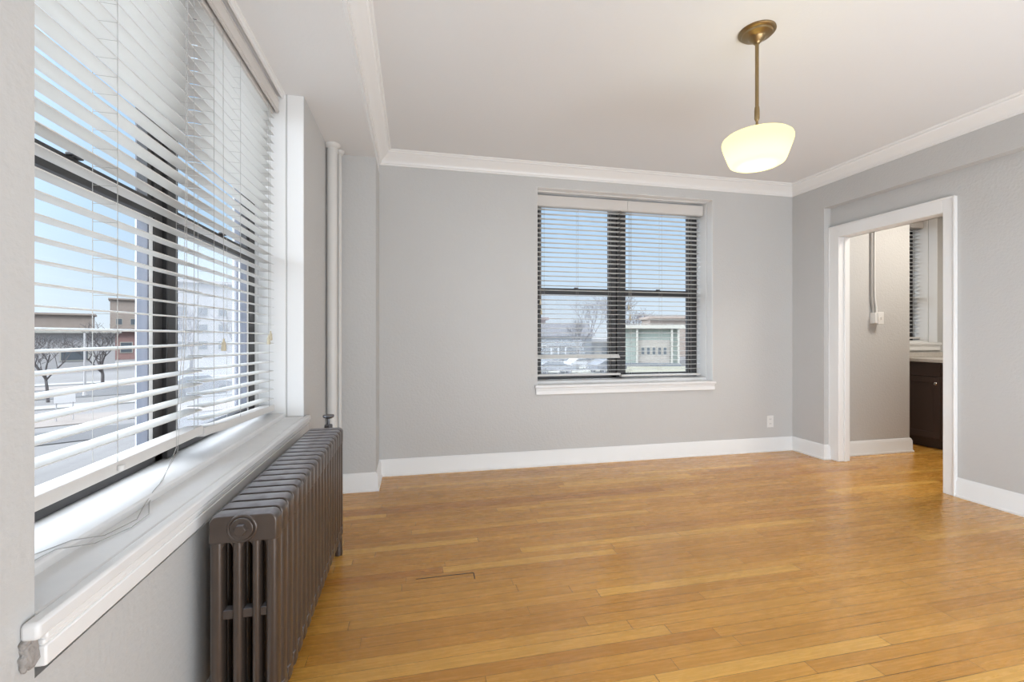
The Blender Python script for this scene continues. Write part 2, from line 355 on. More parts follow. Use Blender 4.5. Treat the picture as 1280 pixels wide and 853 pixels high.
# ------------------------------------------------------------------ windows
class Fr:                           # local frame: a along the wall, n into the room, measured from a point on the wall face
    def __init__(s, o, a, n): s.o = Vector(o); s.a = Vector(a); s.n = Vector(n)
    def p(s, a, n, z): return s.o+s.a*a+s.n*n+Vector((0,0,z))
    def box(s, mb, a0, a1, n0, n1, z0, z1):
        P, Q = s.p(a0, n0, z0), s.p(a1, n1, z1)
        return mb.box(min(P.x,Q.x), max(P.x,Q.x), min(P.y,Q.y), max(P.y,Q.y), z0, z1)
def window(name, fr, Wd, zs, zt, label, sashes, horn=.045, near_horn=.035, zin=None, sill_out=.025, stool_step=True, screens=(), apron_near=None, pale_lower=False):
    """fr origin = wall face at the opening's start; zs sill board top, zt head"""
    win = thing(name, fr.p(Wd/2, 0, zs), label, 'window', kind='structure')
    zin = zin or zs+.025
    # plaster-white reveal lining
    b = MB(); fr.box(b, -.012, .003, -.085, -.0015, zs, zt); fr.box(b, Wd-.003, Wd+.012, -.085, -.0015, zs, zt); zt < ZS and fr.box(b, -.012, Wd+.012, -.085, -.0015, zt-.003, zt+.012)
    fr.box(b, -.004, .006, -.33, -.092, zs, zt); fr.box(b, Wd-.006, Wd+.004, -.33, -.092, zs, zt); fr.box(b, 0, Wd, -.33, -.092, zt-.006, zt+.004)
    b.build('window_reveal', M['trim'], win, bevel=.003)
    # stool board, nosing and apron
    b = MB(); fr.box(b, -near_horn, Wd+horn, 0, sill_out, zs-.028, zs); fr.box(b, 0, Wd, -.10, .002, zs-.028, zs)
    if stool_step: fr.box(b, 0, Wd, -.33, -.093, zs-.05, zin)
    b.build('window_sill', M['sill'], win, bevel=.006)
    b = MB(); ae = apron_near if apron_near is not None else -near_horn+.012
    fr.box(b, ae, Wd+horn-.012, 0, sill_out-.006, zs-.040, zs-.028); fr.box(b, ae, Wd+horn-.014, 0, sill_out-.010, zs-.050, zs-.040)
    fr.box(b, ae, Wd+horn-.012, 0, sill_out-.008, zs-.084, zs-.050)
    b.build('window_apron', M['trim'], win, bevel=.003)
    # dark metal frame
    z0, zm = zin+.002, 1.565
    b = MB(); g0, g1 = -.290, -.245
    fr.box(b, 0, .085, g0, g1, z0, zt); fr.box(b, Wd-.085, Wd, g0, g1, z0, zt); fr.box(b, .085, Wd-.085, g0, g1, z0, z0+.025); fr.box(b, .085, Wd-.085, g0, g1, zt-.05, zt)
    b.build('window_frame', M['frame'], win, bevel=.003)
    if len(sashes) > 1:
        c = Wd/2
        b = MB(); fr.box(b, c-.008, c+.064, g0, g1+.012, z0, zt); fr.box(b, c-.062, c-.013, g0, g1, z0, zt); fr.box(b, c-.013, c-.008, g0, g1-.01, z0, zt)
        b.build('window_mullion', M['frame'], win, bevel=.003)
    if pale_lower:
        for p0, p1 in ((Wd/2-.082, Wd/2-.063), (Wd-.104, Wd-.086)):
            b = MB(); fr.box(b, p0, p1, g0, g1-.004, z0, zm-.028); b.build('white_stop', M['trim'], win, bevel=.001)
    for i, (s0, s1) in enumerate(sashes):
        b = MB()
        fr.box(b, s0, s1, g0+.004, g1+.008, zm-.028, zm+.028); fr.box(b, s0, s0+.022, g0+.006, g1-.005, z0, zt); fr.box(b, s1-.022, s1, g0+.006, g1-.006, zm if pale_lower else z0, zt)
        fr.box(b, s0, s1, g0+.006, g1-.005, z0, z0+.045)
        sa = b.build('window_sash', M['frame'], win, bevel=.002)
        if pale_lower:
            b = MB(); fr.box(b, s1-.022, s1, g0+.006, g1-.006, z0+.045, zm-.028); b.build('sash_stile', M['storm'], sa, bevel=.002)
        b = MB(); q = (s0+s1)/2; fr.box(b, q-.02, q+.02, g1+.004, g1+.022, zm+.026, zm+.036); b.build('sash_lock', M['frame'], sa, bevel=.003)
        b = MB(); fr.box(b, s0+.02, s1-.02, -.270, -.266, z0+.03, zt-.04); b.build('pane', M['glass'], win)
        if i in screens:
            b = MB(); fr.box(b, s0+.02, s1-.02, -.300, -.2995, z0+.02, zm-.02); b.build('insect_screen', M['screen'], win)
    # weathered outer storm frame
    b = MB()
    es = [0, Wd] + ([Wd/2] if len(sashes) > 1 else [])
    for e in es:
        if e == 0: fr.box(b, 0, .055, -.355, -.292, z0, zt)
        elif e == Wd: fr.box(b, Wd-.03, Wd, -.335, -.296, z0, zt)
        else: fr.box(b, e+.004, e+.08, -.335, -.296, z0, zt)
    fr.box(b, 0, Wd, -.36, -.30, z0-.03, z0+.012)
    b.build('storm_frame', M['storm'], win)
    return win
WL = YL1-YL0; frL = Fr((XL, YL0, 0), (0,1,0), (1,0,0))
window('window_1', frL, WL, .703, ZS, 'large double window in the left wall above the radiator', [(.085, WL/2-.066), (WL/2+.068, WL-.085)], zin=.724, horn=.05, near_horn=.03, sill_out=.026, screens=(1,), apron_near=-.004, pale_lower=True)
WB = BX1-BX0; frB = Fr((BX0, YB, 0), (1,0,0), (0,-1,0))
window('window_2', frB, WB, .712, 2.452, 'double window in the middle of the back wall', [(.085, WB/2-.066), (WB/2+.068, WB-.085)], horn=.02, near_horn=.028, sill_out=.03, zin=.735, screens=(0,))
WK = KX1-KX0; frK = Fr((KX0, YB, 0), (1,0,0), (0,-1,0))
window('window_3', frK, WK, 1.07, 2.452, 'kitchen window seen through the doorway', [(.085, WK-.085)], zin=1.09, horn=.03)
# crumbling plaster beside the near end of the left sill
b = MB()
for i in range(16):
    z = .632+.045*random.random(); y = .838+.020*random.random(); s = .004+.006*random.random()
    b.obox((XL+.004, y, z), (s*.7, 0, 0), (0, s, .004), (0, -.003, s*1.2))
tag(b.build('trim_2', M['putty'], bevel=.003), 'crumbled plaster patch at the near end of the left window sill', 'plaster', kind='structure')
# wooden strip above the left valance
b = MB(); b.box(XL-.112, XL-.098, YL0, YL1, 2.436, ZS); b.box(XL-.135, XL-.112, YL0, YL1, 2.45, ZS)
tag(b.build('trim_3', M['trim'], bevel=.003), 'white strip between the left blind valance and the soffit', 'trim', kind='structure')

# ------------------------------------------------------------------ blinds
def valance(fr, a0, a1, n, z0, z1, label, seams=()):
    v = thing('blind_valance', fr.p(a0, n, z0), label, 'valance')
    cuts = [a0]+list(seams)+[a1]
    for i in range(len(cuts)-1):
        b = MB(); g = .0015
        fr.box(b, cuts[i]+g, cuts[i+1]-g, n-.012, n, z0, z1)
        fr.box(b, cuts[i]+g, cuts[i+1]-g, n, n+.003, z0+.006, z0+.014); fr.box(b, cuts[i]+g, cuts[i+1]-g, n, n+.003, z1-.014, z1-.006)
        b.build('valance_board', M['rail'], v, bevel=.002)
    for q in (a0, a1-.004):
        b = MB(); fr.box(b, q, q+.004, n-.05, n-.012, z0, z1); b.build('valance_return', M['rail'], v)
    return v
def blind(fr, a0, a1, n, ztop, zbot, pitch, label, group, tilt=4, warp=None, ladders=(.12, .5, .88), odd=None, rail_h=.030, wd=.052):
    """slats run along a from a0 to a1, centre depth n; warp(u, z) -> dz"""
    bl = thing('slat_blind', fr.p(a0, n, zbot), label, 'window blind', group)
    b = MB(); fr.box(b, a0, a1, n-.028, n+.022, ztop, ztop+.045); b.build('head_rail', M['rail'], bl, bevel=.002)
    n_s = int((ztop-zbot-rail_h)/pitch); zs = [ztop-.5*pitch-i*pitch for i in range(n_s)]
    wf = warp or (lambda u, z: 0)
    K = 12; S = [-1, -.5, 0, .5, 1]; b = MB()
    for i, z in enumerate(zs):
        tl = math.radians(tilt+random.uniform(-.8, .8)); hw = wd/2
        if odd and i in odd: tl = math.radians(odd[i])
        jit = random.uniform(-.0008, .0008); vs = []
        for k in range(K+1):
            u = k/K; a = a0+(a1-a0)*u
            for top in (1, 0):
                for s in S:
                    c = .0022*(1-s*s)+(.0027 if top else 0)
                    nn = s*hw*math.cos(tl); zz = z+jit-s*hw*math.sin(tl)+c+wf(u, z)
                    vs.append(fr.p(a, n+nn, zz))
        m = len(S); R = 2*m; fs = []
        for k in range(K):
            o, q = k*R, (k+1)*R
            for j in range(m-1):
                fs.append((o+j, o+j+1, q+j+1, q+j)); fs.append((o+m+j+1, o+m+j, q+m+j, q+m+j+1))
            fs.append((o, q, q+m, o+m)); fs.append((o+m-1, o+R-1, q+R-1, q+m-1))
        for o in (0, K*R):
            fs.append(tuple(o+j for j in range(m))+tuple(o+m+j for j in range(m-1, -1, -1)))
        b.add(vs, fs)
    b.build('slats', M['blind'], bl)
    b = MB(); vs = []
    for k in range(K+1):
        u = k/K; a = a0+(a1-a0)*u; dz = wf(u, zbot)
        for nn, zz in ((-.026, 0), (.026, 0), (.028, .006), (.028, rail_h-.006), (.026, rail_h), (-.026, rail_h)): vs.append(fr.p(a, n+nn, zbot+zz+dz))
    fs = []
    for k in range(K):
        for j in range(6): fs.append((k*6+j, (k+1)*6+j, (k+1)*6+(j+1) % 6, k*6+(j+1) % 6))
    fs += [tuple(range(6)), tuple(range(K*6+5, K*6-1, -1))]
    b.add(vs, fs); b.build('bottom_rail', M['rail'], bl)
    for l in ladders:
        b = MB(); a = a0+(a1-a0)*l
        for sgn in (-1, 1):
            b.tube([fr.p(a, n+sgn*wd*.52, zt_) for zt_ in (ztop, (ztop+zbot)/2)]+[fr.p(a, n+sgn*wd*.52, zbot+rail_h+wf(l, zbot))], .0009, 5)
        for z in zs: b.tube([fr.p(a, n-wd*.5, z-.004+wf(l, z)), fr.p(a+.002, n+wd*.5, z-.004+wf(l, z))], .0006, 4)
        b.build('ladder_cord', M['cord'], bl)
    return bl
def pull_cord(bl, pts, tassel=None, r=.0009):
    pc = MB().tube(pts, r, 6).build('pull_cord', M['cord'], bl)
    if tassel is not None:
        x, y, z = tassel
        MB().lathe([(.0001, z+.022), (.003, z+.022), (.004, z+.012), (.0075, z+.004), (.0085, z-.012), (.009, z-.024), (.007, z-.027), (.0001, z-.027)], x, y, 14).build('tassel', M['tassel'], pc)
    return pc
nb = -.171                                     # left blind centre depth (x = -.765)
valance(frL, .008, WL-.012, -.124, 2.354, 2.432, 'long pale valance across the top of the left window', ())
blA = blind(frL, .012, .936, nb, 2.345, .797, .0464, 'white slat blind in the near half of the left window', 'blinds of the left window', tilt=4,
            ladders=(.10, .49, .93))
def warpB(u, z):
    k = max(0, (1.25-z)/.5)
    return -.034*k*max(0, u-.12)/.88*1.0 + (.010*k*max(0, .22-u)/.22)
blB = blind(frL, .945, WL-.022, nb, 2.345, .776, .0464, 'white slat blind with a warped bottom rail in the far half of the left window', 'blinds of the left window', tilt=5, warp=warpB,
            ladders=(.10, .42, .90))
xf = frL.p(0, nb+.034, 0).x
pull_cord(blB, [(xf, 1.955, 2.34), (xf, 1.957, 1.8), (xf, 1.96, 1.14)], (xf, 1.96, 1.115))
pull_cord(blB, [(xf+.004, 2.50, 2.34), (xf+.004, 2.502, 1.16)], (xf+.004, 2.502, 1.13))
pull_cord(blB, [(xf+.006, 2.525, 2.34), (xf+.006, 2.527, 1.18)], (xf+.006, 2.527, 1.15))
ZT = .7255
pull_cord(blA, [(xf, 1.665, 2.34), (xf, 1.662, 1.7), (xf+.002, 1.64, 1.15), (xf+.004, 1.60, .92), (xf+.012, 1.575, .80), (XL-.125, 1.50, ZT), (XL-.10, 1.40, ZT), (XL-.085, 1.32, .706), (XL-.06, 1.25, .7055), (XL-.075, 1.16, .707), (XL-.098, 1.10, ZT), (XL-.135, 1.02, ZT), (XL-.15, .92, ZT), (XL-.14, .87, ZT)])
pull_cord(blA, [(xf, 1.675, 2.34), (xf, 1.672, 1.7), (xf+.003, 1.655, 1.15), (xf+.006, 1.61, .90), (xf+.018, 1.57, .79), (XL-.118, 1.47, ZT), (XL-.09, 1.36, .707), (XL-.05, 1.28, .7055), (XL-.045, 1.20, .7055), (XL-.07, 1.12, .707), (XL-.10, 1.06, ZT), (XL-.11, .98, ZT), (XL-.09, .90, .7255), (XL-.085, .875, .72)])
for b_ in (blA,):
    o = MB().lathe([(.0001, .818), (.008, .818), (.009, .812), (.008, .806), (.0001, .806)], xf+.001, 1.33, 12).build('cord_plug', M['rail'], b_)

nB = -.19
valance(frB, .006, WB-.012, -.13, 2.330, 2.428, 'pale valance with a centre seam across the top of the back window', (WB*.53,))
blC = blind(frB, .012, WB*.5-.004, nB, 2.335, .770, .0440, 'white slat blind in the left half of the back window', 'blinds of the back window', tilt=-3, odd={31: 46}, rail_h=.018, wd=.045)
blD = blind(frB, WB*.5+.008, WB-.02, nB, 2.335, .752, .0440, 'white slat blind in the right half of the back window', 'blinds of the back window', tilt=-3, rail_h=.018, wd=.045)
yf = YB-nB-.036
for bl_, x, z in ((blC, 1.128, 1.455), (blC, 1.136, 1.365), (blD, 2.005, 1.42), (blD, 2.02, 1.32)):
    pull_cord(bl_, [(x, yf, 2.33), (x+.001, yf, 1.9), (x, yf, z+.02)], (x, yf, z))
pull_cord(blC, [(1.120, yf-.004, 2.33), (1.122, yf-.004, 1.0)])
pull_cord(blD, [(2.026, yf-.004, 2.33), (2.024, yf-.004, 1.05)])
valance(frK, .006, WK-.008, -.13, 2.350, 2.445, 'pale valance above the kitchen window blind')
blind(frK, .012, WK-.016, nB, 2.345, 1.11, .0440, 'white slat blind of the kitchen window seen through the doorway', None, tilt=2, rail_h=.02)

# ------------------------------------------------------------------ radiator
rad = thing('radiator', (-.455, 1.95, 0), 'old bronze painted cast iron radiator under the left window', 'radiator')
RX0, RX1, NS, PT, RY = -.538, -.367, 19, .0622, 1.365
def section(y, legs):
    b = MB(); t = .0255
    # rounded header and footer slabs
    def slab(z0, z1, top):
        pr = []; r = .022
        if top: prof = [(RX0, z0), (RX1, z0), (RX1, z1-r)]+[(RX1-r+r*math.cos(a*PI/12), z1-r+r*math.sin(a*PI/12)) for a in range(1, 6)]+[(RX1-r, z1), (RX0+r, z1)]+[(RX0+r-r*math.sin(a*PI/12), z1-r+r*math.cos(a*PI/12)) for a in range(1, 6)]+[(RX0, z1-r)]
        else: prof = [(RX0+r, z0), (RX1-r, z0), (RX1, z0+r), (RX1, z1), (RX0, z1), (RX0, z0+r)]
        n = len(prof); cx_, cz_ = (RX0+RX1)/2, (z0+z1)/2; rings = []
        for yy, k in ((-t, .93), (-t*.62, 1), (t*.62, 1), (t, .93)):
            rings += [(cx_+(x-cx_)*(1-(1-k)*.6), y+yy, cz_+(z-cz_)*(1-(1-k)*.9)) for x, z in prof]
        fs = []
        for i in range(3):
            for j in range(n): fs.append((i*n+j, i*n+(j+1) % n, (i+1)*n+(j+1) % n, (i+1)*n+j))
        fs += [tuple(range(n)), tuple(range(4*n-1, 3*n-1, -1))]
        b.add(rings, fs)
    slab(.588, .664, True); slab(.085, .150, False)
    for x, rx in ((-.5205, .0170), (-.469, .0138), (-.4225, .0115), (-.3835, .0165)):
        b.ecyl(x, y, .12, .62, rx, .0240, 20)
    for g0_, g1_ in ((-.5050, -.4815), (-.4565, -.4325), (-.4125, -.3985)):
        for zb, sg in ((.590, -1), (.148, 1)):
            n_ = 8; w_ = (g1_-g0_)/2; top = [(g0_-.004, zb-sg*.004), (g1_+.004, zb-sg*.004)]
            arc = [(g1_+.004, zb+sg*.016)]+[((g0_+g1_)/2+w_*math.cos(PI*k/n_), zb+sg*(.016-.014*math.sin(PI*k/n_))) for k in range(n_+1)]+[(g0_-.004, zb+sg*.016)]
            pr = top+arc; m_ = len(pr)
            b.add([(x, y+yy, z) for yy in (-.019, .019) for x, z in pr], [(k, (k+1) % m_, m_+(k+1) % m_, m_+k) for k in range(m_)]+[tuple(range(m_)), tuple(range(2*m_-1, m_-1, -1))])
    for x in (-.494, -.445, -.402): b.box(x-.02, x+.02, y-.014, y+.014, .378, .402)
    for z in (.627, .118): b.cone((-.455, y-.033, z), (-.455, y+.033, z), .030, .030, 18)
    if legs:
        for x in (RX0+.02, RX1-.02): b.cone((x, y, .10), (x, y, .0), .017, .021, 12)
    return b
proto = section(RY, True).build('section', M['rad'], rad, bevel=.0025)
mid = None
for i in range(1, NS):
    y = RY+i*PT
    if i == NS-1:
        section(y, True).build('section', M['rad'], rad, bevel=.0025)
    elif mid is None:
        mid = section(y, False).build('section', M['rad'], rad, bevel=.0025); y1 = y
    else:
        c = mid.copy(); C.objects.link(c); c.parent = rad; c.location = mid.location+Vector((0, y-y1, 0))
b = MB(); yq = RY-.0255
b.lathe([(.0001, yq-.007), (.022, yq-.007), (.025, yq-.004), (.027, yq-.001), (.034, yq-.004), (.038, yq-.002), (.040, yq+.004), (.040, yq+.02)], -.455, .627, 28, axis='Y')
b.cone((-.455, yq-.019, .627), (-.455, yq-.005, .627), .0155, .0165, 6)
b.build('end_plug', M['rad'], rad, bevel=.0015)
YE = RY+(NS-1)*PT
vy = YE+.105
b = MB(); b.cone((-.455, YE+.02, .627), (-.455, vy, .627), .018, .018, 16); b.cone((-.455, vy, .59), (-.455, vy, .665), .024, .020, 18)
va = b.build('valve', M['steel'], rad, bevel=.002)
b = MB(); b.cone((-.455, vy, .66), (-.455, vy, .705), .008, .007, 12); b.lathe([(.0001, .697), (.012, .697), (.026, .703), (.030, .710), (.028, .717), (.012, .718), (.0001, .718)], -.455, vy, 24); b.build('valve_wheel', M['steel'], va)
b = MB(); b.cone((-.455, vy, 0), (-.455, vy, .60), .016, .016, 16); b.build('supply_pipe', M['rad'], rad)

# riser pipes
def riser(x, y, r, label):
    t = thing('riser_pipe', (x, y, 0), label, 'pipe', 'painted riser pipes in the corner')
    MB().cone((x, y, 0), (x, y, ZS-.001), r, r, 24).build('pipe', M['wall_white'], t)
    MB().lathe([(r, ZS-.03), (r+.006, ZS-.028), (r+.016, ZS-.014), (r+.02, ZS-.004), (r+.02, ZS-.0005), (r, ZS-.0005)], x, y, 24).build('collar', M['wall_white'], t)
M['wall_white'] = mat('cream_pipe_paint', (.66, .645, .62), .4)
riser(-.553, 3.285, .034, 'thick painted riser pipe in the corner behind the radiator')
riser(-.523, 3.395, .016, 'thin painted riser pipe beside the thick one in the corner')

# ------------------------------------------------------------------ pendant lamp
LX, LY = 1.642, 1.890
lamp = thing('pendant_lamp', (LX, LY, 2.0), 'lit opal glass pendant lamp on a brass rod hanging from the ceiling', 'ceiling lamp')
MB().lathe([(.0001, 2.640), (.083, 2.640), (.084, 2.634), (.078, 2.628), (.070, 2.626), (.067, 2.618), (.060, 2.615), (.044, 2.611), (.036, 2.604), (.030, 2.594), (.020, 2.588), (.0125, 2.578), (.0001, 2.576)], LX, LY, 48).build('canopy', M['brass'], lamp)
b = MB(); b.cone((LX, LY, 2.58), (LX, LY, 2.26), .0085, .0085, 18); b.lathe([(.0085, 2.272), (.0105, 2.268), (.0118, 2.25), (.0118, 2.212), (.009, 2.204), (.006, 2.198)], LX, LY, 20); b.build('rod', M['brass'], lamp)
b = MB(); b.lathe([(.006, 2.205), (.006, 2.185), (.010, 2.178), (.016, 2.168), (.030, 2.160), (.046, 2.152), (.050, 2.140), (.050, 2.128), (.0001, 2.128)], LX, LY, 28); b.build('fitter', M['brass'], lamp)
MB().lathe([(.050, 2.136), (.075, 2.134), (.115, 2.130), (.142, 2.124), (.154, 2.114), (.158, 2.103), (.157, 2.092), (.150, 2.068), (.138, 2.034), (.128, 2.006), (.120, 1.992), (.106, 1.984), (.086, 1.982), (.078, 1.979), (.062, 1.973), (.040, 1.969), (.0001, 1.967)], LX, LY, 64).build('lamp_shade', M['shade'], lamp)
o = light('lamp_bulb', 'POINT', (LX, LY, 2.04), 3.0, (1, .84, .52), size=.045)
o.parent = lamp; o.location = (0, 0, .04)

# ------------------------------------------------------------------ outlet on the back wall
ot = thing('wall_outlet', (3.447, YB, .295), 'white wall outlet low on the back wall near the right corner', 'outlet')
b = MB(); b.box(3.410, 3.484, YB-.006, YB, .237, .354); b.build('cover_plate', M['plastic'], ot, bevel=.003)
for z in (.318, .273):
    s = MB().box(3.431, 3.463, YB-.008, YB-.005, z-.014, z+.014).build('socket', M['plastic'], ot, bevel=.002)
    b = MB(); b.box(3.439, 3.4415, YB-.0085, YB-.0078, z-.004, z+.006); b.box(3.4525, 3.455, YB-.0085, YB-.0078, z-.004, z+.005); b.build('slot', M['slot'], s)

# ------------------------------------------------------------------ beyond the doorway
YK = 3.488
sw = thing('switch_box', (4.36, YK, 1.315), 'white surface switch box on the wall through the doorway', 'switch')
MB().box(4.296, 4.385, YK-.052, YK, 1.262, 1.366).build('box', M['plastic'], sw, bevel=.003)
pl = MB().box(4.322, 4.390, YK-.060, YK-.052, 1.256, 1.372).build('cover_plate', M['plastic'], sw, bevel=.003)
MB().box(4.351, 4.361, YK-.070, YK-.059, 1.302, 1.326).build('toggle', M['plastic'], pl, bevel=.002)
def conduit(x, r, label, m, bend):
    o = MB().tube([(x, YK-r, ZC), (x, YK-r, 1.9), (x, YK-r, 1.60), (x+bend*.3, YK-r, 1.50), (x+bend, YK-r-.004, 1.42), (x+bend, YK-r-.008, 1.36)], r, 12).build('conduit', m)
    tag(o, label, 'conduit', 'conduits to the switch box')
conduit(4.302, .0105, 'thick grey conduit running down to the left side of the switch box', M['conduit'], .008)
conduit(4.345, .0075, 'thin pale cable beside the grey conduit above the switch box', M['plastic'], .014)

cab = thing('base_cabinet', (5.4, 3.3, 0), 'dark espresso kitchen base cabinet seen through the doorway', 'cabinet')
CX, CY0, CY1 = 5.10, 3.05, YB-.005
b = MB(); b.box(CX+.02, KXR-.002, CY0, CY1, .10, .875); b.box(CX+.075, KXR-.002, CY0, CY1, 0, .10)
b.build('body', M['cab'], cab, bevel=.002)
def shaker(y0, y1, z0, z1, name):
    b = MB(); b.box(CX+.006, CX+.020, y0, y1, z0, z1)
    fwd = .055
    b.box(CX, CX+.006, y0, y0+fwd, z0, z1); b.box(CX, CX+.006, y1-fwd, y1, z0, z1); b.box(CX, CX+.006, y0+fwd, y1-fwd, z0, z0+fwd); b.box(CX, CX+.006, y0+fwd, y1-fwd, z1-fwd, z1)
    return b.build(name, M['cab'], cab, bevel=.0015)
b = MB(); b.box(CX, CX+.02, 3.44, CY1-.02, .735, .868); b.build('drawer_front', M['cab'], cab, bevel=.003)
b = MB(); b.box(CX, CX+.02, CY0, 3.434, .735, .868); b.build('drawer_front', M['cab'], cab, bevel=.003)
def knob(par, y, z): MB().lathe([(.0001, 0), (.006, 0), (.005, .010), (.013, .016), (.015, .021), (.011, .026), (.0001, .027)], 0, 0, 18).tf(lambda v: (CX-v[2], y+v[0], z+v[1])).build('knob', M['chrome'], par)
def _tf(s, f): s.v = [f(v) for v in s.v]; return s
MB.tf = _tf
d1 = shaker(3.44, CY1-.02, .115, .728, 'door'); knob(d1, 3.468, .665)
d2 = shaker(CY0, 3.434, .115, .728, 'door')
ct = thing('countertop', (5.4, 3.3, .875), 'pale kitchen countertop on the dark cabinet below the kitchen window', 'countertop')
MB().box(CX-.025, KXR-.002, CY0, CY1, .8755, .912).build('worktop', M['counter'], ct, bevel=.004)
MB().box(CX-.025, KXR-.002, YB-.026, YB-.004, .912, .965).build('backsplash', M['counter'], ct, bevel=.004)

# ------------------------------------------------------------------ outside
GZ = -2.9
FW = Vector((math.sin(YAW), math.cos(YAW), 0)); RT = Vector((math.cos(YAW), -math.sin(YAW), 0))
def spot(px, depth):                       # ground position along a sight line at a given real distance
    p = FW*depth+RT*((px-640)/F_PX*depth); return Vector((p.x, p.y, GZ))
M['ground'] = mat('winter_ground', (0.094, 0.089, 0.085), .9, mottle=(.12, (0.118, 0.115, 0.115), .2))
M['lawn'] = mat('dry_lawn', (0.135, 0.130, 0.094), .95, mottle=(.4, (0.156, 0.151, 0.117), .3))
M['asphalt'] = mat('pale_asphalt', (0.057, 0.056, 0.059), .85, mottle=(.6, (0.067, 0.066, 0.067), .3))
M['pave'] = mat('sidewalk_concrete', (0.189, 0.186, 0.180), .85)
M['bark'] = mat('winter_bark', (0.065, 0.056, 0.055), .9)
M['twig'] = mat('mauve_twigs', (0.135, 0.120, 0.127), .9)
M['brickred'] = mat('red_brick', (0.212, 0.119, 0.105), .85, mottle=(2, (0.238, 0.150, 0.138), .3))
M['tan'] = mat('tan_brick', (0.216, 0.174, 0.146), .85, mottle=(1.2, (0.250, 0.208, 0.179), .3))
M['greyblue'] = mat('grey_siding', (0.119, 0.130, 0.140), .8)
M['mint'] = mat('mint_siding', (0.204, 0.230, 0.204), .8)
M['cream'] = mat('cream_fascia', (0.312, 0.300, 0.265), .6)
M['stone'] = mat('stone_veneer', (0.234, 0.211, 0.187), .85, mottle=(3, (0.281, 0.263, 0.234), .25))
M['roofing'] = mat('grey_shingles', (0.062, 0.060, 0.065), .9, mottle=(4, (0.075, 0.073, 0.077), .3))
M['pale'] = mat('pale_concrete_block', (0.327, 0.315, 0.312), .85)
M['winglass'] = mat('dark_window_glass', (0.070, 0.081, 0.091), .15)
M['carwhite'] = mat('car_white', (0.336, 0.336, 0.343), .25, coat=.4)
M['cargrey'] = mat('car_grey', (0.128, 0.132, 0.144), .25, coat=.4)
M['tyre'] = mat('tyre_rubber', (.03, .03, .03), .8)
M['signw'] = mat('sign_white', (.5, .49, .49), .5)
M['redlamp'] = mat('red_lens', (.7, .12, .10), .3)
tag(MB().box(-260, 260, -60, 400, GZ-.5, GZ).build('ground', M['ground']), 'winter ground outside the windows', 'ground', kind='structure')
def strip(c0, c1, half, z, m, name, label):
    c0, c1 = Vector(c0), Vector(c1); d = (c1-c0).normalized(); s = Vector((-d.y, d.x, 0))*half
    b = MB(); b.obox((c0+c1)/2+Vector((0,0,z)), (c1-c0)/2, s, (0,0,.03))
    return tag(b.build(name, m), label, 'ground', kind='structure')
strip((-60, 15, GZ), (-2.5, 50, GZ), 3.6, .0, M['asphalt'], 'street_asphalt', 'pale street beyond the left window')
strip((-64, 22, GZ), (-6.5, 57, GZ), .9, .03, M['pave'], 'street_sidewalk', 'pale sidewalk along the far side of the street')
strip((-55, 8, GZ), (1.5, 43, GZ), .8, .03, M['pave'], 'street_kerb_walk', 'pale sidewalk along the near side of the street')
strip((14, 50, GZ), (44, 44, GZ), 5.5, .0, M['lawn'], 'street_lawn', 'dry lawn in front of the bungalow')
strip((8, 38, GZ), (50, 30, GZ), 2.4, .03, M['asphalt'], 'street_lane', 'pale lane behind the building')

M['verge'] = mat('brown_verge', (.13, .112, .10), .95, mottle=(.8, (.17, .15, .135), .3))
strip((-62, 19, GZ), (-4.5, 54, GZ), 1.3, .01, M['verge'], 'street_verge', 'brown verge between the street and the far sidewalk')
strip((-50, 4.5, GZ), (4, 37.5, GZ), 1.6, .01, M['verge'], 'street_near_verge', 'brown verge on the near side of the street')
strip((-46, 1.5, GZ), (6, 33.2, GZ), 1.5, .01, M['asphalt'], 'street_alley', 'grey alley nearest the left window')
def rotm(yaw): return Matrix.Rotation(yaw, 3, 'Z')
def building(name, c, w_, d_, h_, yaw, mw, label, cat='building', roof='flat', roof_m=None, fascia=None, wins=(), group=None):
    """c ground centre of the front face; front faces -y before yaw"""
    t = thing(name, c, label, cat, group); R = rotm(yaw)
    def P(x, y, z): return Vector(c)+R @ Vector((x, y, z))
    def pb(mb, x0, x1, y0, y1, z0, z1):
        return mb.obox(P((x0+x1)/2, (y0+y1)/2, (z0+z1)/2), R @ Vector(((x1-x0)/2,0,0)), R @ Vector((0,(y1-y0)/2,0)), (0,0,(z1-z0)/2))
    pb(MB(), -w_/2, w_/2, 0, d_, 0, h_).build('wall', mw, t)
    if roof == 'gable':
        b = MB(); o = .5; rh = w_*.22
        b.add([P(-w_/2-o,-o,h_), P(w_/2+o,-o,h_), P(w_/2+o,d_+o,h_), P(-w_/2-o,d_+o,h_), P(-w_/2-o,d_/2,h_+rh), P(w_/2+o,d_/2,h_+rh)],
              [(0,1,5,4),(2,3,4,5),(1,2,5),(3,0,4),(3,2,1,0)])
        b.build('roof', roof_m or M['roofing'], t)
    else:
        pb(MB(), -w_/2-.5, w_/2+.5, -.9, d_+.5, h_, h_+.5).build('roof', fascia or mw, t)
    for (x, z, ww, hh) in wins:
        f = pb(MB(), x-ww/2-.12, x+ww/2+.12, -.10, .05, z-.12, z+hh+.12).build('window', M['cream'], t)
        pb(MB(), x-ww/2, x+ww/2, -.13, -.08, z, z+hh).build('pane', M['winglass'], f)
    return t, P, pb
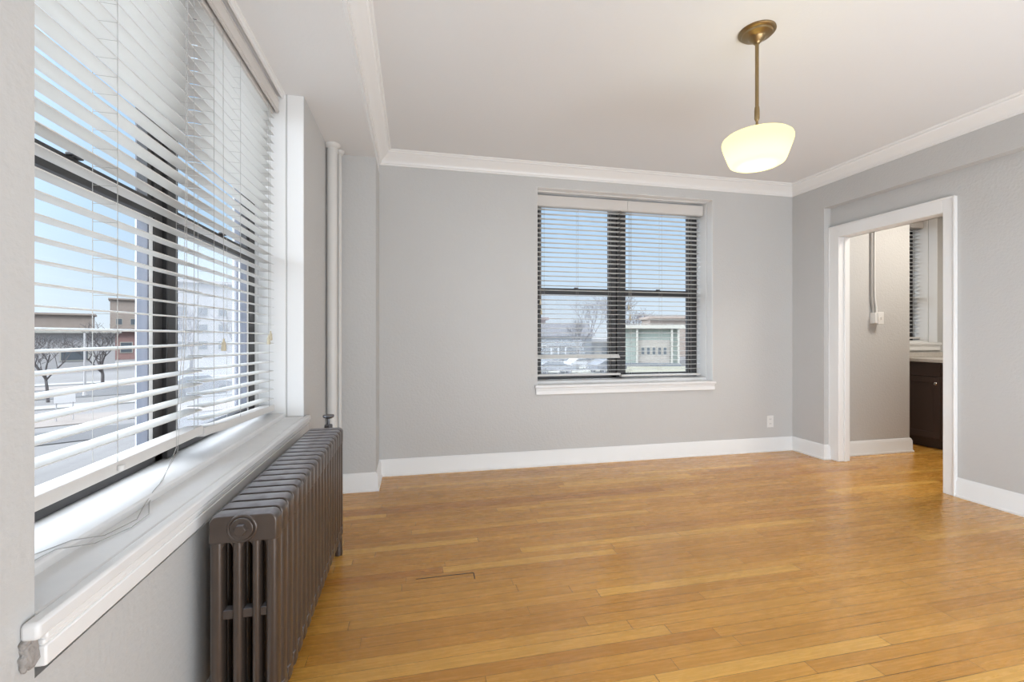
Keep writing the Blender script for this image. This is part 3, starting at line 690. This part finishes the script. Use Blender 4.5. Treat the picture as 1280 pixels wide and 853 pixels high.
# right of the back window: bungalow with cream fascia
c = spot(812, 60)
bt, P, pb = building('bungalow', c, 7.6, 8, 4.9, -.30, M['mint'], 'low mint bungalow with a cream flat roof edge beyond the back window', fascia=M['cream'])
b = MB(); pb(b, -1.6, 2.6, -.25, .05, .2, 3.4); b.build('stone_front', M['stone'], bt)
for k in range(5):
    f = pb(MB(), -1.2+k*.72, -1.2+k*.72+.5, -.32, -.2, 1.4, 2.5).build('window', M['cream'], bt)
    pb(MB(), -1.13+k*.72, -1.2+k*.72+.43, -.36, -.3, 1.5, 2.4).build('pane', M['winglass'], f)
for x in (-1.75, 2.75, 3.6): pb(MB(), x-.12, x+.12, -.7, -.45, 0, 4.9).build('post', M['cream'], bt)
pb(MB(), -3.8, 3.8, -1.0, -.3, 0, .35).build('porch_step', M['greyblue'], bt)
building('house', spot(905, 66), 6, 8, 5.2, -.35, M['greyblue'], 'grey house with a cream flat roof right of the bungalow', fascia=M['cream'], wins=((-1.6, 1.5, 1.2, 1.6),))
building('house', spot(856, 86), 13, 8, 7.2, -.3, M['tan'], 'tan house behind the bungalow', roof_m=M['tan'], fascia=M['tan'])
# left of the back window: grey gabled house with a white framed porch
c = spot(700, 64)
ht, P, pb = building('house', c, 9.2, 9, 3.9, -.12, M['greyblue'], 'grey gabled house with white porch posts behind the back window', roof='gable', wins=((-2.6, 1.0, 1.1, 1.5), (-.4, 1.0, 1.1, 1.5)))
for x in (-1.6, -.6, .4, 2.2): pb(MB(), x-.09, x+.09, -1.9, -1.7, 0, 2.5).build('porch_post', M['carwhite'], ht)
pb(MB(), -1.9, 2.4, -2.0, 0, 2.5, 2.7).build('porch_roof', M['roofing'], ht)
building('house', spot(748, 72), 4.6, 7, 3.0, -.15, M['cream'], 'low cream house behind the bare tree', fascia=M['pale'], wins=((-1.2, .9, 1.0, 1.2), (1.0, .9, 1.0, 1.2)))
building('brick_building', spot(668, 88), 4.4, 6, 7.0, -.1, M['brickred'], 'reddish building at the left edge of the back window', wins=((0, 3, 1.2, 1.6),))

def car(c, yaw, m, label):
    t = thing('car', c, label, 'car', 'cars parked behind the building'); R = rotm(yaw)
    def P(x, y, z): return Vector(c)+R @ Vector((x, y, z))
    prof = [(-2.1,.35),(2.1,.35),(2.15,.75),(1.9,.92),(1.05,1.0),(.45,1.42),(-1.0,1.45),(-1.75,1.02),(-2.1,.95)]
    b = MB(); n = len(prof)
    b.add([P(x, y, z) for y in (-.85, .85) for x, z in prof], [(i, (i+1) % n, n+(i+1) % n, n+i) for i in range(n)]+[tuple(range(n)), tuple(range(2*n-1, n-1, -1))])
    b.build('body', m, t, bevel=.06)
    g = [(.95,1.0),(.42,1.36),(-.95,1.39),(-1.55,1.04)]
    b = MB()
    b.add([P(x, y, z) for y in (-.87, .87) for x, z in g], [(0,1,5,4),(1,2,6,5),(2,3,7,6),(3,0,4,7),(0,1,2,3),(7,6,5,4)]); b.build('windows', M['winglass'], t)
    for x in (-1.3, 1.35):
        for y in (-.86, .70): MB().cone(P(x, y, .33), P(x, y+.18, .33), .33, .33, 16).build('wheel', M['tyre'], t)
    return t
car(spot(728, 53), .2, M['carwhite'], 'white car parked behind the left half of the back window')
car(spot(759, 49), .3, M['cargrey'], 'grey car parked beside the white car')
car(spot(692, 47), .1, M['cargrey'], 'dark grey car parked nearest the left edge of the back window')
# chain of a low fence
ft = thing('fence', spot(700, 40), 'low grey yard fence behind the cars', 'fence')
a, e = spot(655, 40), spot(770, 40)
for k in range(9):
    p = a.lerp(e, k/8); MB().cone(p, p+Vector((0,0,1.0)), .03, .03, 8).build('post', M['pale'], ft)
b = MB()
for z in (.35, .98): b.tube([a+Vector((0,0,z)), e+Vector((0,0,z))], .02, 6)
b.build('rail', M['pale'], ft)

def tree(c, h, spread, seed, label, m, levels=5, trunk_r=.18, kids=3, group='bare trees outside'):
    rnd = random.Random(seed); t = thing('bare_tree', c, label, 'tree', group)
    tb, bb = MB(), MB(); c = Vector(c)
    def br(p, d, L, r, lev):
        segs = 2; q = p
        for s in range(segs):
            d2 = (d+Vector((rnd.uniform(-.16,.16), rnd.uniform(-.16,.16), rnd.uniform(-.06,.14)))).normalized()
            q2 = q+d2*L/segs; (tb if lev == 0 else bb).cone(q, q2, r*(1-.35*s/segs), r*(1-.35*(s+1)/segs), 6 if lev < 2 else 3, caps=False); q, d = q2, d2
        if lev >= levels: return
        for k in range(kids if lev else kids+2):
            az = rnd.uniform(0, 2*PI); sp = spread*rnd.uniform(.6, 1.2)
            ax = Vector((math.cos(az), math.sin(az), 0)); nd = (d*math.cos(sp)+ax*math.sin(sp)+Vector((0,0,.12))).normalized()
            br(p.lerp(q, rnd.uniform(.55, 1)), nd, L*rnd.uniform(.58, .82), max(.010, r*.55), lev+1)
    br(c, Vector((0,0,1)), h*.33, trunk_r, 0)
    tb.build('trunk', M['bark'], t); bb.build('branches', m, t)
tree(spot(724, 58), 7.6, .55, 3, 'bare branching tree in front of the grey house', M['bark'], 5, .20)
tree(spot(760, 98), 15, .6, 5, 'large mauve bare tree beside the back window mullion', M['twig'], 6, .3)
tree(spot(738, 112), 15, .6, 6, 'mauve bare tree left of the largest one', M['twig'], 6, .25)
tree(spot(790, 126), 13.5, .65, 8, 'bare tree above the left end of the bungalow roof', M['twig'], 6, .25)
tree(spot(812, 134), 12.8, .65, 9, 'bare tree above the middle of the bungalow roof', M['twig'], 6, .25)
tree(spot(842, 142), 12.2, .65, 10, 'bare tree above the tan house', M['twig'], 6, .25)
# beyond the left window
building('brick_building', spot(146, 74), 11, 9, 4.6, .55, M['brickred'], 'low red brick building across the street', fascia=M['roofing'], wins=((-2.5, 1.2, 1.4, 1.6), (1.2, 1.2, 1.4, 1.6)))
building('warehouse', spot(62, 50), 11, 10, 4.3, .62, M['pale'], 'long pale warehouse across the street', fascia=M['cream'], wins=((-4, 1.2, 2.2, 1.4), (2, 1.2, 2.2, 1.4)))
building('brick_building', spot(52, 120), 20, 12, 9.6, .5, M['tan'], 'distant tan brick building behind the warehouse', wins=((-6, 3.5, 1.6, 2), (-1, 3.5, 1.6, 2), (4, 3.5, 1.6, 2)))
building('brick_building', spot(158, 165), 9, 12, 17, .5, M['tan'], 'distant taller tan building beside the window mullion', wins=((-2, 8, 1.6, 2), (2, 8, 1.6, 2)))
building('apartment_building', spot(270, 92), 19, 12, 14.5, .45, M['pale'], 'pale apartment block behind the far half of the left window', wins=tuple((x, z, 1.5, 1.6) for x in (-5.6, -2.2, 1.2, 4.6) for z in (1.2, 4.6, 8.0)))
tree(spot(128, 34), 6.4, .7, 12, 'bare tree leaning over the street beyond the left window', M['bark'], 5, .12)
tree(spot(300, 40), 8.5, .6, 14, 'bare tree in front of the pale apartment block', M['twig'], 5, .16)
tree(spot(238, 46), 8.0, .6, 15, 'bare tree beside the window mullion of the left window', M['twig'], 5, .16)
tree(spot(60, 27), 5.6, .75, 21, 'bare tree nearest the left edge of the left window', M['bark'], 5, .09)
sg = thing('street_sign', spot(81, 21), 'small white sign on two posts by the street', 'sign')
p = spot(81, 21); rr = Vector((math.cos(.6), math.sin(.6), 0))
MB().obox(p+Vector((0,0,1.1)), rr*.36, Vector((-rr.y, rr.x, 0))*.02, (0,0,.22)).build('panel', M['signw'], sg)
for s in (-.28, .28): MB().cone(p+rr*s-Vector((-rr.y, rr.x, 0))*(-.05), p+rr*s-Vector((-rr.y, rr.x, 0))*(-.05)+Vector((0,0,1.3)), .025, .025, 8).build('post', M['pale'], sg)
pt = thing('utility_pole', spot(106, 30), 'pale slim street pole beyond the left window', 'pole')
p = spot(106, 30); MB().cone(p, p+Vector((0,0,4.2)), .07, .055, 12).build('shaft', M['pale'], pt); MB().cone(p, p+Vector((0,0,.25)), .14, .10, 12).build('base', M['pale'], pt)
rc = car(spot(243, 30), .9, M['cargrey'], 'grey car parked on the street beyond the left window')
b = MB(); b.obox(Vector(spot(243, 30))+rotm(.9) @ Vector((-2.12, -.55, .8)), rotm(.9) @ Vector((.05,0,0)), rotm(.9) @ Vector((0,.2,0)), (0,0,.09)); b.build('tail_lamp', M['redlamp'], rc)
